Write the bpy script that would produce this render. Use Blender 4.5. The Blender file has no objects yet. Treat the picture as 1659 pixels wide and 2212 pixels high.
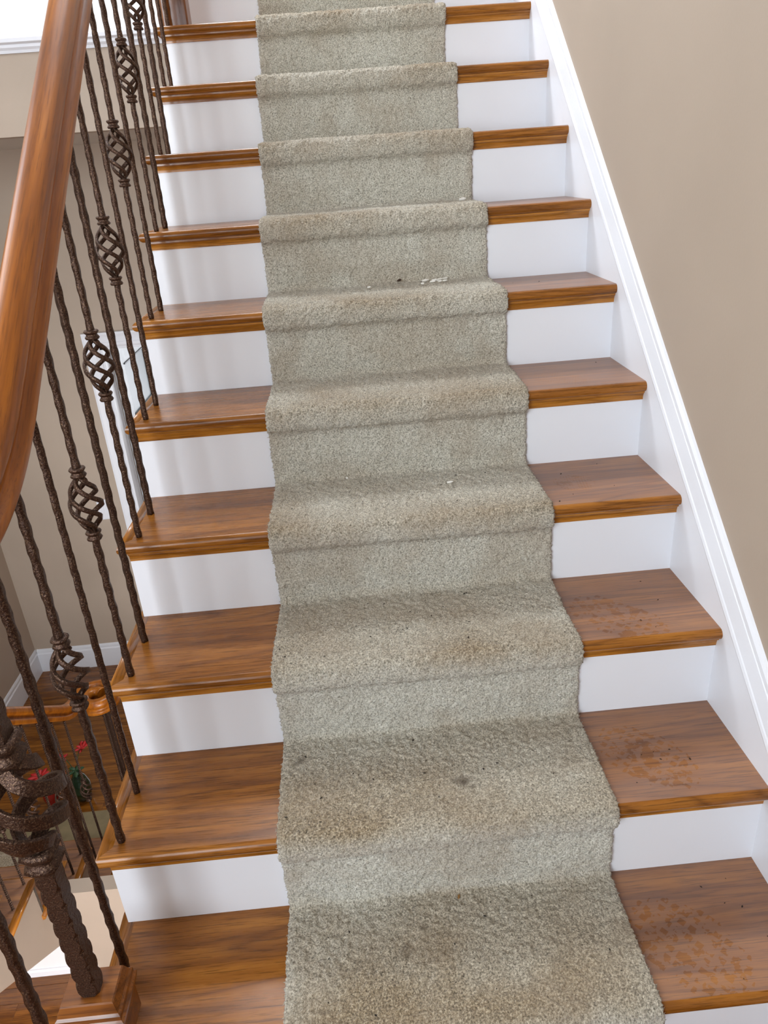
import bpy, math, random
import numpy as np
from mathutils import Matrix, Vector

random.seed(7); rng = np.random.default_rng(7)
scene = bpy.context.scene
COL = scene.collection

# ------------------------------------------------------------------ camera
F_PX, YAW, PITCH, ROLL = 1586.758, -0.0339163, -0.4379878, -0.0744603
CAM = Vector((-0.76994, -0.78956, 1.39458))
ca, sa, cb, sb, cc, sc_ = math.cos(YAW), math.sin(YAW), math.cos(PITCH), math.sin(PITCH), math.cos(ROLL), math.sin(ROLL)
fwd = Vector((-sa*cb, ca*cb, sb)); rgt = Vector((ca, sa, 0)); up = rgt.cross(fwd)
r2 = cc*rgt + sc_*up; u2 = -sc_*rgt + cc*up
cam_d = bpy.data.cameras.new('camera'); cam = bpy.data.objects.new('camera', cam_d); COL.objects.link(cam)
cam.matrix_world = Matrix(((r2.x, u2.x, -fwd.x, CAM.x), (r2.y, u2.y, -fwd.y, CAM.y), (r2.z, u2.z, -fwd.z, CAM.z), (0, 0, 0, 1)))
cam_d.sensor_fit = 'HORIZONTAL'; cam_d.sensor_width = 36.0; cam_d.lens = 36.0*F_PX/1659.0; cam_d.clip_start = 0.02
scene.camera = cam

# ------------------------------------------------------------------ world, light, exposure
world = bpy.data.worlds.new('daylight'); scene.world = world; world.use_nodes = True
bg = world.node_tree.nodes['Background']; bg.inputs[0].default_value = (0.80, 0.88, 1.0, 1); bg.inputs[1].default_value = 1.0
vs = scene.view_settings
vs.view_transform = 'Standard'; vs.look = 'None'; vs.gamma = 1.0; vs.use_curve_mapping = False; vs.exposure = 0.06
scene.cycles.use_denoising = True
scene.cycles.max_bounces = 8; scene.cycles.diffuse_bounces = 5; scene.cycles.glossy_bounces = 4
scene.cycles.sample_clamp_indirect = 6.0

def area(name, loc, size, aim, power, color=(1, 1, 1)):
    l = bpy.data.lights.new(name, 'AREA'); l.shape = 'RECTANGLE'; l.size, l.size_y = size; l.energy = power; l.color = color
    o = bpy.data.objects.new(name, l); COL.objects.link(o); o.location = loc
    o.rotation_euler = Vector(aim).to_track_quat('-Z', 'Z').to_euler(); return o
# daylight at two stair windows; hall, stair-head and far-room lamps are added fill
area('landing_window_daylight', (-2.55, -2.66, 2.05), (1.7, 2.3), (0, 1, 0), 128, (0.87, 0.94, 1.0))
area('upper_window_daylight', (-3.54, 1.7, 3.35), (2.0, 1.7), (1, 0, 0), 24, (0.92, 0.96, 1.0))
area('hall_fill_light', (-0.95, -1.92, -1.2), (1.4, 1.5), (-0.25, 1, 0), 165, (0.98, 0.98, 1.0))  # added lamp to brighten the lower hall and the lower flight's side
area('stair_head_fill_light', (-1.35, 3.2, 4.40), (1.6, 1.0), (0, -0.1, -1), 145, (0.91, 0.955, 1.0))  # added lamp to brighten the upper steps from overhead
area('far_room_fill_light', (-1.4, 7.06, -0.2), (1.2, 1.6), (-0.2, -1, 0), 34, (0.95, 0.97, 1.0))  # added lamp to brighten the room behind the doorway

# ------------------------------------------------------------------ dimensions (metres)
RISE, RUN, OV = 0.21102, 0.26, 0.0184
M = RISE/RUN
XL = -1.3197            # left end of the risers
XB = -1.306             # line of the balusters
XE = -1.352             # outer end of the treads
LAND = -RISE            # landing level
FLOOR = LAND - 10*RISE  # lower hall floor
XW, YB = -3.629, 4.549  # left wall, rear hall wall
CEIL = 1.654; YF = 3.43 # hall ceiling, front of the upper floor
UPPER = 10*RISE
ROOF = 4.45; YN = -2.75

# ------------------------------------------------------------------ helpers
def lin(c): return tuple(((v/255.0)/12.92 if v/255.0 <= 0.04045 else ((v/255.0+0.055)/1.055)**2.4) for v in c)
def rgba(c): return (*lin(c), 1.0)

def mesh_np(name, V, Fq, smooth=False):
    V = np.asarray(V, np.float32); Fq = np.asarray(Fq, np.int32)
    me = bpy.data.meshes.new(name); n = Fq.shape[1]
    me.vertices.add(len(V)); me.vertices.foreach_set('co', V.ravel())
    me.loops.add(Fq.size); me.loops.foreach_set('vertex_index', Fq.ravel())
    me.polygons.add(len(Fq)); me.polygons.foreach_set('loop_start', np.arange(0, Fq.size, n, dtype=np.int32))
    if smooth: me.polygons.foreach_set('use_smooth', np.ones(len(Fq), bool))
    me.update(calc_edges=True); me.validate(); return me

class MB:
    """collects faces of one mesh"""
    def __init__(s): s.v = []; s.f = []; s.sm = []
    def add(s, vs_, fs, smooth=False):
        b = len(s.v); s.v += [tuple(map(float, p)) for p in vs_]
        for f in fs: s.f.append([b+i for i in f]); s.sm.append(smooth)
        return s
    def box(s, x0, x1, y0, y1, z0, z1):
        return s.add([(x0,y0,z0),(x1,y0,z0),(x1,y1,z0),(x0,y1,z0),(x0,y0,z1),(x1,y0,z1),(x1,y1,z1),(x0,y1,z1)],
                     [(0,3,2,1),(4,5,6,7),(0,1,5,4),(1,2,6,5),(2,3,7,6),(3,0,4,7)])
    def prism(s, poly, fn, a, b, smooth=False):
        """poly: 2D points, fn(p, t) -> 3D; closed prism between t=a and t=b"""
        n = len(poly)
        s.add([fn(p, a) for p in poly]+[fn(p, b) for p in poly], [(i, (i+1) % n, n+(i+1) % n, n+i) for i in range(n)], smooth)
        k = len(s.v)-2*n
        s.f.append([k+i for i in range(n)][::-1]); s.sm.append(False)
        s.f.append([k+n+i for i in range(n)]); s.sm.append(False)
        return s
    def rings(s, R, smooth=True, closed=True, caps=True):
        """R: list of rings (lists of points) lofted together"""
        b = len(s.v); n = len(R[0])
        for r in R: s.v += [tuple(map(float, p)) for p in r]
        for i in range(len(R)-1):
            for j in range(n if closed else n-1):
                s.f.append([b+i*n+j, b+i*n+(j+1) % n, b+(i+1)*n+(j+1) % n, b+(i+1)*n+j]); s.sm.append(smooth)
        if caps:
            s.f.append([b+j for j in range(n)][::-1]); s.sm.append(False)
            s.f.append([b+(len(R)-1)*n+j for j in range(n)]); s.sm.append(False)
        return s
    def lathe(s, prof, seg=20, c=(0, 0, 0), smooth=True):
        return s.rings([[(c[0]+r*math.cos(2*math.pi*j/seg), c[1]+r*math.sin(2*math.pi*j/seg), c[2]+z) for j in range(seg)] for r, z in prof], smooth)
    def mesh(s, name, mat=None):
        me = bpy.data.meshes.new(name); me.from_pydata(s.v, [], s.f)
        me.polygons.foreach_set('use_smooth', np.array(s.sm, bool)); me.update()
        bm_fix(me)
        if mat: me.materials.append(mat)
        return me

import bmesh
def bm_fix(me):
    bm = bmesh.new(); bm.from_mesh(me); bmesh.ops.recalc_face_normals(bm, faces=bm.faces); bm.to_mesh(me); bm.free()

def obj(name, me, parent=None, loc=(0, 0, 0), rot=(0, 0, 0), mat=None):
    o = bpy.data.objects.new(name, me); COL.objects.link(o); o.location = loc; o.rotation_euler = rot
    if parent: o.parent = parent
    if mat and me is not None and not me.materials: me.materials.append(mat)
    return o
def tag(o, label, cat, group=None, kind=None):
    if label: o['label'] = label
    if cat: o['category'] = cat
    if group: o['group'] = group
    if kind: o['kind'] = kind
    return o
def empty(name, loc=(0, 0, 0)):
    o = bpy.data.objects.new(name, None); COL.objects.link(o); o.location = loc; o.empty_display_size = 0.1; return o
def struct(name, mb, mat, label, cat, parent=None):
    o = obj(name, mb.mesh(name, mat), parent)
    if parent is None: tag(o, label, cat, kind='structure')
    return o

# ------------------------------------------------------------------ materials
def new_mat(name):
    m = bpy.data.materials.new(name); m.use_nodes = True
    nt = m.node_tree; b = nt.nodes['Principled BSDF']; return m, nt, b
def N(nt, t, **kw):
    n = nt.nodes.new(t)
    for k, v in kw.items(): setattr(n, k, v)
    return n
def ramp(nt, fac, stops):
    r = N(nt, 'ShaderNodeValToRGB'); e = r.color_ramp.elements
    while len(e) < len(stops): e.new(0.5)
    for i, (p, c) in enumerate(stops): e[i].position = p; e[i].color = c if len(c) == 4 else rgba(c)
    nt.links.new(fac, r.inputs[0]); return r.outputs[0]
def mixc(nt, fac, a, b, blend='MIX'):
    n = N(nt, 'ShaderNodeMix', data_type='RGBA', blend_type=blend)
    for i, v in ((0, fac), (6, a), (7, b)):
        if hasattr(v, 'is_linked') or hasattr(v, 'links'): nt.links.new(v, n.inputs[i])
        else: n.inputs[i].default_value = v
    return n.outputs[2]
def math_(nt, op, a, b=0.0, c=None, clamp=False):
    n = N(nt, 'ShaderNodeMath', operation=op); n.use_clamp = clamp
    for i, v in enumerate((a, b) if c is None else (a, b, c)):
        if hasattr(v, 'links'): nt.links.new(v, n.inputs[i])
        else: n.inputs[i].default_value = v
    return n.outputs[0]
def mapping(nt, vec, scale=(1, 1, 1), loc=None, rot=None):
    n = N(nt, 'ShaderNodeMapping'); n.inputs['Scale'].default_value = scale
    if rot: n.inputs['Rotation'].default_value = rot
    nt.links.new(vec, n.inputs[0])
    if loc is not None: nt.links.new(loc, n.inputs['Location'])
    return n.outputs[0]
def noise(nt, vec, scale=5, detail=3, rough=0.55, dist=0.0):
    n = N(nt, 'ShaderNodeTexNoise'); n.inputs['Scale'].default_value = scale; n.inputs['Detail'].default_value = detail
    n.inputs['Roughness'].default_value = rough; n.inputs['Distortion'].default_value = dist
    nt.links.new(vec, n.inputs['Vector']); return n.outputs[0]
def bump(nt, b, h, strength=0.3, dist=0.002):
    n = N(nt, 'ShaderNodeBump'); n.inputs['Strength'].default_value = strength; n.inputs['Distance'].default_value = dist
    nt.links.new(h, n.inputs['Height']); nt.links.new(n.outputs[0], b.inputs['Normal'])

def paint(name, col, rough=0.55, tex=0.12, var=0.04):
    m, nt, b = new_mat(name)
    g = N(nt, 'ShaderNodeNewGeometry').outputs['Position']
    a = tuple(min(1, v*(1+var)) for v in lin(col))+(1,); c = tuple(v*(1-var) for v in lin(col))+(1,)
    col_ = ramp(nt, noise(nt, g, 2.2, 3), [(0.3, a), (0.7, c)])
    nt.links.new(col_, b.inputs['Base Color']); b.inputs['Roughness'].default_value = rough
    bump(nt, b, noise(nt, g, 160, 2), tex, 0.001)
    return m

def oak(name, light, mid, dark, along='x', rough=0.24, coat=0.35, dust_sheen=False, scale=1.0, grain=1.0, pitch=0.0):
    m, nt, b = new_mat(name)
    tc = N(nt, 'ShaderNodeTexCoord').outputs['Object']
    if pitch: tc = mapping(nt, tc, (1, 1, 1), rot=(-pitch, 0, 0))
    oi = N(nt, 'ShaderNodeObjectInfo')
    off = N(nt, 'ShaderNodeCombineXYZ')
    for i, k in enumerate((31.0, 17.0, 9.0)): nt.links.new(math_(nt, 'MULTIPLY', oi.outputs['Random'], k), off.inputs[i])
    s_long, s_cross = 1.4*scale, 22*scale
    sc3 = {'x': (s_long, s_cross, s_cross), 'y': (s_cross, s_long, s_cross), 'z': (s_cross, s_cross, s_long)}[along]
    v1 = mapping(nt, tc, sc3, off.outputs[0])
    # cathedral figure: contour lines of a slow noise drawn out along the board
    slow = noise(nt, mapping(nt, tc, tuple(x*0.30 for x in sc3), off.outputs[0]), 1.0, 2, 0.45, 0.4)
    rings_ = math_(nt, 'FRACT', math_(nt, 'MULTIPLY', slow, 17.0))
    rings_ = math_(nt, 'POWER', math_(nt, 'ABSOLUTE', math_(nt, 'SUBTRACT', math_(nt, 'MULTIPLY', rings_, 2.0), 1.0)), 4.0)
    f1 = noise(nt, v1, 1.6, 5, 0.6)
    fine = noise(nt, mapping(nt, tc, tuple((x*1.7 if x > 5 else x*0.9) for x in sc3), off.outputs[0]), 9.0, 3, 0.6)
    base = ramp(nt, f1, [(0.28, dark), (0.5, mid), (0.72, light)])
    base = mixc(nt, math_(nt, 'MULTIPLY', rings_, 0.75*grain), base, rgba(dark))
    pores = ramp(nt, fine, [(0.37, (1, 1, 1, 1)), (0.46, (0, 0, 0, 1))])
    base = mixc(nt, math_(nt, 'MULTIPLY', pores, 0.60*grain), base, tuple(0.55*v for v in lin(dark))+(1,))
    roughv = math_(nt, 'MULTIPLY_ADD', fine, 0.14, rough-0.06)
    if dust_sheen:
        # dusty film, partly painted-in mauve sheen, on the bare tread, trodden clean in the shape of a ribbed sole
        geo = N(nt, 'ShaderNodeNewGeometry'); nz = N(nt, 'ShaderNodeSeparateXYZ'); nt.links.new(geo.outputs['Normal'], nz.inputs[0])
        sx = N(nt, 'ShaderNodeSeparateXYZ'); nt.links.new(tc, sx.inputs[0])
        att = {}
        for k in ('foot_x', 'foot_y', 'foot_turn', 'foot_long', 'foot_wide', 'foot_cell'):
            a = N(nt, 'ShaderNodeAttribute', attribute_type='OBJECT', attribute_name=k); att[k] = a.outputs['Fac']
        dx = math_(nt, 'SUBTRACT', sx.outputs[0], att['foot_x']); dy = math_(nt, 'SUBTRACT', sx.outputs[1], att['foot_y'])
        ct = math_(nt, 'COSINE', att['foot_turn']); st = math_(nt, 'SINE', att['foot_turn'])
        u = math_(nt, 'ADD', math_(nt, 'MULTIPLY', dx, ct), math_(nt, 'MULTIPLY', dy, st))
        w = math_(nt, 'SUBTRACT', math_(nt, 'MULTIPLY', dy, ct), math_(nt, 'MULTIPLY', dx, st))
        uu = math_(nt, 'DIVIDE', u, att['foot_long']); ww = math_(nt, 'DIVIDE', w, att['foot_wide'])
        d2 = math_(nt, 'ADD', math_(nt, 'MULTIPLY', uu, uu), math_(nt, 'MULTIPLY', ww, ww))
        patch = noise(nt, mapping(nt, tc, (1, 1, 1), off.outputs[0]), 26, 3)
        inside = math_(nt, 'LESS_THAN', math_(nt, 'ADD', d2, math_(nt, 'MULTIPLY', math_(nt, 'SUBTRACT', patch, 0.5), 1.1)), 1.0)
        def cell(c, duty):
            return math_(nt, 'LESS_THAN', math_(nt, 'FRACT', math_(nt, 'MULTIPLY', c, att['foot_cell'])), duty)
        row = math_(nt, 'FLOOR', math_(nt, 'MULTIPLY', w, att['foot_cell']))
        lug = math_(nt, 'MULTIPLY', cell(math_(nt, 'ADD', u, math_(nt, 'MULTIPLY', row, 0.0035)), 0.62), cell(w, 0.60))
        solid = math_(nt, 'GREATER_THAN', patch, 0.56)
        sole = math_(nt, 'MULTIPLY', inside, math_(nt, 'MAXIMUM', lug, solid))
        sole = math_(nt, 'MULTIPLY', sole, math_(nt, 'GREATER_THAN', noise(nt, tc, 42, 3), 0.47))
        upf = math_(nt, 'GREATER_THAN', nz.outputs[2], 0.97)
        right = N(nt, 'ShaderNodeMapRange'); right.inputs[1].default_value = -0.80; right.inputs[2].default_value = -0.40
        right.inputs[3].default_value = 0.02; right.inputs[4].default_value = 1.0; nt.links.new(sx.outputs[0], right.inputs[0])
        film = math_(nt, 'MULTIPLY', upf, right.outputs[0])
        film = math_(nt, 'MULTIPLY', film, math_(nt, 'MULTIPLY_ADD', noise(nt, tc, 9, 4), 0.5, 0.45))
        film = math_(nt, 'MULTIPLY', film, math_(nt, 'SUBTRACT', 1.0, math_(nt, 'MULTIPLY', sole, 0.62)))
        base = mixc(nt, math_(nt, 'MULTIPLY', film, 0.40), base, rgba((156, 140, 138)))
        roughv = math_(nt, 'ADD', roughv, math_(nt, 'MULTIPLY', film, 0.10))
    nt.links.new(base, b.inputs['Base Color']); nt.links.new(roughv, b.inputs['Roughness'])
    b.inputs['Coat Weight'].default_value = coat; b.inputs['Coat Roughness'].default_value = 0.12
    b.inputs['Specular IOR Level'].default_value = 0.35
    bump(nt, b, fine, 0.10, 0.0006)
    return m

WHITE = paint('white_trim_paint', (232, 236, 243), 0.35, 0.05, 0.015)
WHITE_FLAT = paint('white_flat_wall_paint', (232, 234, 236), 0.6, 0.1, 0.02)
BEIGE = paint('beige_wall_paint', (178, 163, 147), 0.62, 0.16, 0.03)
CEILM = paint('ceiling_paint', (205, 200, 192), 0.7, 0.1, 0.02)
OAK_T = oak('oak_tread', (174, 114, 44), (146, 90, 28), (102, 58, 14), 'x', 0.27, 0.12, dust_sheen=True)
OAK_N = oak('oak_moulding', (194, 134, 56), (170, 110, 36), (122, 72, 18), 'x', 0.26, 0.35)
OAK_Y = oak('oak_return', (186, 122, 46), (158, 98, 28), (112, 64, 14), 'y', 0.28, 0.30)
OAK_R = oak('oak_handrail', (178, 108, 26), (152, 86, 16), (112, 58, 9), 'y', 0.34, 0.12, grain=0.6, pitch=math.atan(RISE/RUN))
OAK_Z = oak('oak_newel', (146, 92, 46), (122, 72, 32), (88, 48, 20), 'z', 0.28, 0.35)
OAK_F = oak('oak_floor_board', (160, 102, 36), (130, 78, 22), (88, 48, 10), 'x', 0.22, 0.4, scale=0.8)
OAK_L = oak('oak_landing', (164, 102, 42), (132, 77, 26), (88, 47, 14), 'x', 0.3, 0.3)

def iron_mat():
    m, nt, b = new_mat('hammered_bronze_iron')
    tc = N(nt, 'ShaderNodeTexCoord').outputs['Object']
    n1 = noise(nt, tc, 420, 2, 0.6); n2 = noise(nt, tc, 30, 2); nb = noise(nt, tc, 210, 3, 0.6)
    c = ramp(nt, n1, [(0.34, (52, 37, 30)), (0.55, (84, 62, 50)), (0.74, (146, 120, 95))])
    c = mixc(nt, math_(nt, 'MULTIPLY', n2, 0.5), c, rgba((58, 40, 32)))
    nt.links.new(c, b.inputs['Base Color']); b.inputs['Metallic'].default_value = 0.75
    nt.links.new(math_(nt, 'MULTIPLY_ADD', n1, 0.3, 0.26), b.inputs['Roughness'])
    bump(nt, b, nb, 0.9, 0.0022)
    return m
IRON = iron_mat()

def carpet_mat():
    m, nt, b = new_mat('cut_pile_carpet')
    g = N(nt, 'ShaderNodeNewGeometry').outputs['Position']
    d = N(nt, 'ShaderNodeAttribute', attribute_name='dirt').outputs['Fac']
    st = N(nt, 'ShaderNodeAttribute', attribute_name='stain').outputs['Fac']
    n1 = noise(nt, g, 260, 3, 0.7); n2 = noise(nt, g, 90, 2, 0.6); big = noise(nt, g, 5, 3)
    clean = ramp(nt, n1, [(0.32, (132, 128, 114)), (0.5, (214, 212, 198)), (0.68, (250, 248, 238))])
    soiled = ramp(nt, n1, [(0.32, (78, 68, 52)), (0.5, (158, 140, 112)), (0.68, (218, 204, 176))])
    c = mixc(nt, d, clean, soiled)
    tan = mixc(nt, math_(nt, 'MULTIPLY', ramp(nt, big, [(0.48, (0, 0, 0, 1)), (0.62, (1, 1, 1, 1))]), 0.24), c, rgba((156, 130, 96)))
    c = mixc(nt, math_(nt, 'GREATER_THAN', n2, 0.78), tan, rgba((84, 78, 66)))
    c = mixc(nt, st, c, rgba((70, 54, 30)))
    nt.links.new(c, b.inputs['Base Color']); b.inputs['Roughness'].default_value = 0.95
    b.inputs['Sheen Weight'].default_value = 0.35; b.inputs['Sheen Roughness'].default_value = 0.5; b.inputs['Specular IOR Level'].default_value = 0.1
    bump(nt, b, n1, 1.0, 0.006)
    return m
CARPET = carpet_mat()

def plain(name, col, rough=0.5, metal=0.0, spec=None, coat=0.0):
    m, nt, b = new_mat(name)
    g = N(nt, 'ShaderNodeTexCoord').outputs['Object']
    a = tuple(min(1, v*1.1) for v in lin(col))+(1,); c = tuple(v*0.85 for v in lin(col))+(1,)
    nt.links.new(ramp(nt, noise(nt, g, 14, 3), [(0.3, a), (0.7, c)]), b.inputs['Base Color'])
    b.inputs['Roughness'].default_value = rough; b.inputs['Metallic'].default_value = metal; b.inputs['Coat Weight'].default_value = coat
    return m
def glass_mat(name, tint):
    m, nt, b = new_mat(name)
    b.inputs['Base Color'].default_value = rgba(tint); b.inputs['Roughness'].default_value = 0.35; return m
def emit(name, col, s):
    m, nt, b = new_mat(name); b.inputs['Base Color'].default_value = rgba(col)
    b.inputs['Emission Color'].default_value = rgba(col); b.inputs['Emission Strength'].default_value = s; return m

# ------------------------------------------------------------------ room shell
SKX = 0.014      # face of the wall behind the skirtboard
o = struct('wall_right', MB().box(SKX, SKX+0.12, YN, YB+3.2, FLOOR, ROOF), BEIGE, 'plain beige painted wall beside the stairs', 'wall')
o = struct('wall_left', MB().box(XW-0.12, XW, YN, YB+0.12, FLOOR, 2.5)
           .box(XW-0.12, XW, YN, 0.7, 2.5, 4.2).box(XW-0.12, XW, 2.7, YB+1.2, 2.5, 4.2)
           .box(XW-0.12, XW, YN, YB+1.2, 4.2, ROOF), BEIGE, 'beige wall on the far side of the lower flight', 'wall')
o = struct('wall_landing', MB().box(XW-0.12, -3.4, YN-0.12, YN, FLOOR, ROOF).box(-1.7, SKX+0.12, YN-0.12, YN, FLOOR, ROOF)
           .box(-3.4, -1.7, YN-0.12, YN, FLOOR, 0.9).box(-3.4, -1.7, YN-0.12, YN, 3.2, ROOF), BEIGE, 'beige wall with the landing window', 'wall')
struct('wall_front', MB().box(XW, -1.65, -2.22, -2.1, FLOOR, LAND-0.26).box(-0.25, 0.0, -2.22, -2.1, FLOOR, LAND-0.26).box(-1.65, -0.25, -2.22, -2.1, FLOOR, -1.95).box(-1.65, -0.25, -2.22, -2.1, -0.45, LAND-0.26), BEIGE, 'beige front wall of the lower hall under the landing', 'wall')
DX0, DX1, DZ1 = -2.515, -1.20, 0.375
o = struct('wall_back', MB().box(XW, DX0, YB, YB+0.12, FLOOR, CEIL+0.02).box(DX0, DX1, YB, YB+0.12, DZ1, CEIL+0.02)
           .box(DX1, SKX, YB, YB+0.12, FLOOR, CEIL+0.02), BEIGE, 'beige rear wall of the lower hall', 'wall')
struct('ceiling', MB().box(XW-0.12, SKX+0.12, YN-0.12, YB+3.3, ROOF, ROOF+0.12), CEILM, 'ceiling high above the stair well', 'ceiling')
# upper floor slab: fascia over the hall and its soffit
uf = struct('floor_upper', MB().box(XW, -1.36, YF+0.06, YB+1.2, UPPER-0.06, UPPER-0.035).box(-1.36, 0.0, 10*RUN+OV, YB+1.2, UPPER-0.03, UPPER), OAK_L, 'oak floor of the upper hall', 'floor')
struct('wall_fascia', MB().box(XW, -1.36, YF, YF+0.1, CEIL, UPPER-0.06).box(-1.36, 0.0, 10*RUN+OV+0.02, 10*RUN+0.12, 8.6*RISE, UPPER-0.03), BEIGE,
       'beige fascia under the upper floor edge', 'wall')
struct('ceiling_hall', MB().box(XW, 0.0, YF+0.1, YB, CEIL, CEIL+0.015), CEILM, 'ceiling of the lower hall under the upper floor', 'ceiling')
tm = MB()
prof = [(0, 0), (-0.008, 0), (-0.012, 0.012), (-0.020, 0.022), (-0.022, 0.034), (-0.034, 0.042), (-0.036, 0.058), (-0.030, 0.064), (-0.020, 0.066), (-0.020, 0.074), (0.06, 0.074), (0.06, 0.0)]
tm.prism(prof, lambda p, t: (t, YF+p[0], 2.004+p[1]), XW, -1.36)
struct('trim_1', tm, WHITE, 'white crown trim along the edge of the upper floor', 'trim')
struct('wall_upper', MB().box(XW, SKX, YB+0.35, YB+0.45, UPPER-0.035, ROOF), WHITE_FLAT, 'white wall of the upper hall', 'wall')
# far room behind the hall doorway
struct('wall_far_room', MB().box(-4.2, SKX, 7.2, 7.3, FLOOR, CEIL).box(-3.3, -3.2, YB+0.12, 7.2, FLOOR, CEIL), BEIGE, 'beige wall of the room beyond the doorway', 'wall')
struct('ceiling_far_room', MB().box(-4.2, SKX, YB+0.12, 7.3, CEIL, CEIL+0.1), CEILM, 'ceiling of the room beyond the doorway', 'ceiling')
struct('floor_far_room', MB().box(-4.2, SKX, YB+0.12, 7.3, FLOOR-0.1, FLOOR), OAK_L, 'oak floor of the room beyond the doorway', 'floor')

# baseboards
def baseboard(name, fn, a, b, label):
    p = [(0, 0), (0.016, 0), (0.016, 0.175), (0.010, 0.185), (0.010, 0.205), (0.004, 0.222), (0, 0.222)]
    return struct(name, MB().prism(p, fn, a, b), WHITE, label, 'baseboard')
baseboard('baseboard_back', lambda p, t: (t, YB-p[0], FLOOR+p[1]), XW+0.016, DX0-0.105, 'tall white baseboard on the rear hall wall')
baseboard('baseboard_left', lambda p, t: (XW+p[0], t, FLOOR+p[1]), 2.9, YB, 'white baseboard along the left hall wall')

# doorway casing in the rear wall
dr = empty('door_1', (DX0, YB, FLOOR)); tag(dr, 'white cased doorway in the rear hall wall', 'doorway', kind='structure')
def casing_prof(): return [(0, 0), (0, 0.012), (0.012, 0.018), (0.03, 0.018), (0.036, 0.013), (0.07, 0.018), (0.09, 0.026), (0.104, 0.026), (0.104, 0)]
z0 = 0.0; zt = DZ1-FLOOR
a = MB().prism(casing_prof(), lambda p, t: (-p[0], -p[1], t + (p[0] if t > 1 else 0)), 0, zt); obj('door_casing', a.mesh('door_casing', WHITE), dr)
a = MB().prism(casing_prof(), lambda p, t: ((DX1-DX0)+p[0], -p[1], t + (p[0] if t > 1 else 0)), 0, zt); obj('door_casing', a.mesh('door_casing', WHITE), dr)
a = MB().prism(casing_prof(), lambda p, t: (t + (p[0] if t > 0.5 else -p[0]), -p[1], zt+p[0]), 0, DX1-DX0); obj('head_casing', a.mesh('head_casing', WHITE), dr)
a = MB().box(0, 0.018, -0.004, 0.13, 0, zt).box(DX1-DX0-0.018, DX1-DX0, -0.004, 0.13, 0, zt).box(0, DX1-DX0, -0.004, 0.13, zt-0.018, zt); obj('jamb', a.mesh('jamb', WHITE), dr)
# glazed door leaf standing open into the far room
lf = empty('glazed_door', (-2.455, YB+0.14, FLOOR)); tag(lf, 'grey glazed door standing open beyond the hall doorway', 'door')
DG = plain('grey_door_paint', (176, 184, 190), 0.4); DGL = glass_mat('dark_door_glass', (52, 64, 66))
L = 0.92; H = zt-0.03
lm = MB().box(-0.04, 0, 0, 0.14, 0.01, H).box(-0.04, 0, L-0.14, L, 0.01, H).box(-0.04, 0, 0.14, L-0.14, H-0.16, H).box(-0.04, 0, 0.14, L-0.14, 0.01, H-0.55-0.02-0.0)
obj('door_frame', lm.mesh('door_frame', DG), lf)
obj('pane', MB().box(-0.025, -0.015, 0.14, L-0.14, H-0.57, H-0.16).mesh('pane', DGL), lf)
obj('glazing_bead', MB().box(0, 0.008, 0.14, L-0.14, H-0.60, H-0.585).box(0, 0.008, 0.14, L-0.14, H-0.165, H-0.155).mesh('glazing_bead', plain('door_bead_dark', (60, 66, 70))), lf)
obj('bottom_panel', MB().box(0, 0.006, 0.10, L-0.1, H-0.78, H-0.62).mesh('bottom_panel', WHITE), lf)

# switch plate on the rear wall
sw = empty('light_switch', (-2.755, YB, -0.872)); tag(sw, 'white switch plate on the rear hall wall beside the doorway', 'switch')
pm = MB().add([(-.058,-.002,-.085),(.058,-.002,-.085),(.058,-.002,.085),(-.058,-.002,.085),(-.052,-.008,-.079),(.052,-.008,-.079),(.052,-.008,.079),(-.052,-.008,.079)],
     [(4,5,6,7),(0,1,5,4),(1,2,6,5),(2,3,7,6),(3,0,4,7),(0,3,2,1)])
obj('plate', pm.mesh('plate', WHITE), sw)
for dx_ in (-0.024, 0.024):
    obj('rocker', MB().add([(dx_-.016,-.008,-.034),(dx_+.016,-.008,-.034),(dx_+.016,-.008,.034),(dx_-.016,-.008,.034),(dx_-.016,-.0095,-.034),(dx_+.016,-.0095,-.034),(dx_+.016,-.013,.034),(dx_-.016,-.013,.034)],
        [(4,5,6,7),(0,1,5,4),(1,2,6,5),(2,3,7,6),(3,0,4,7)]).mesh('rocker', WHITE), sw)

# unseen windows; those at hall, far room and roof are added around fill lamps
def window(name, cx, cy, cz, w, h, axis, label):
    r = empty(name, (cx, cy, cz)); tag(r, label, 'window', kind='structure')
    if axis == 'y': bx = lambda mb, a0, a1, b0, b1, d0, d1: mb.box(a0, a1, d0, d1, b0, b1)
    else: bx = lambda mb, a0, a1, b0, b1, d0, d1: mb.box(d0, d1, a0, a1, b0, b1)
    f = MB()
    for s in (-1, 1):
        bx(f, s*w/2-0.04, s*w/2+0.04, -h/2-0.04, h/2+0.04, -0.1, 0.02); bx(f, -w/2, w/2, s*h/2-0.04, s*h/2+0.04, -0.1, 0.02)
    bx(f, -0.02, 0.02, -h/2, h/2, -0.08, -0.04); bx(f, -w/2, w/2, -0.02, 0.02, -0.08, -0.04)
    obj('window_frame', f.mesh('window_frame', WHITE), r)
    for i in (-1, 0):
        for j in (-1, 0):
            p = MB(); bx(p, i*w/2+0.02, (i+1)*w/2-0.02, j*h/2+0.02, (j+1)*h/2-0.02, -0.065, -0.055)
            obj('pane', p.mesh('pane', SKYGLASS), r)
SKYGLASS = emit('bright_window_pane', (226, 236, 250), 2.2)
window('window_1', -2.55, YN, 2.05, 1.7, 2.3, 'y', 'landing window')
window('window_2', XW, 1.7, 3.35, 2.0, 1.7, 'x', 'high window over the lower flight')
window('added_hall_window', -0.95, -2.1, -1.2, 1.4, 1.5, 'y', 'added glowing window of the lower hall under the landing')

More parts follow.
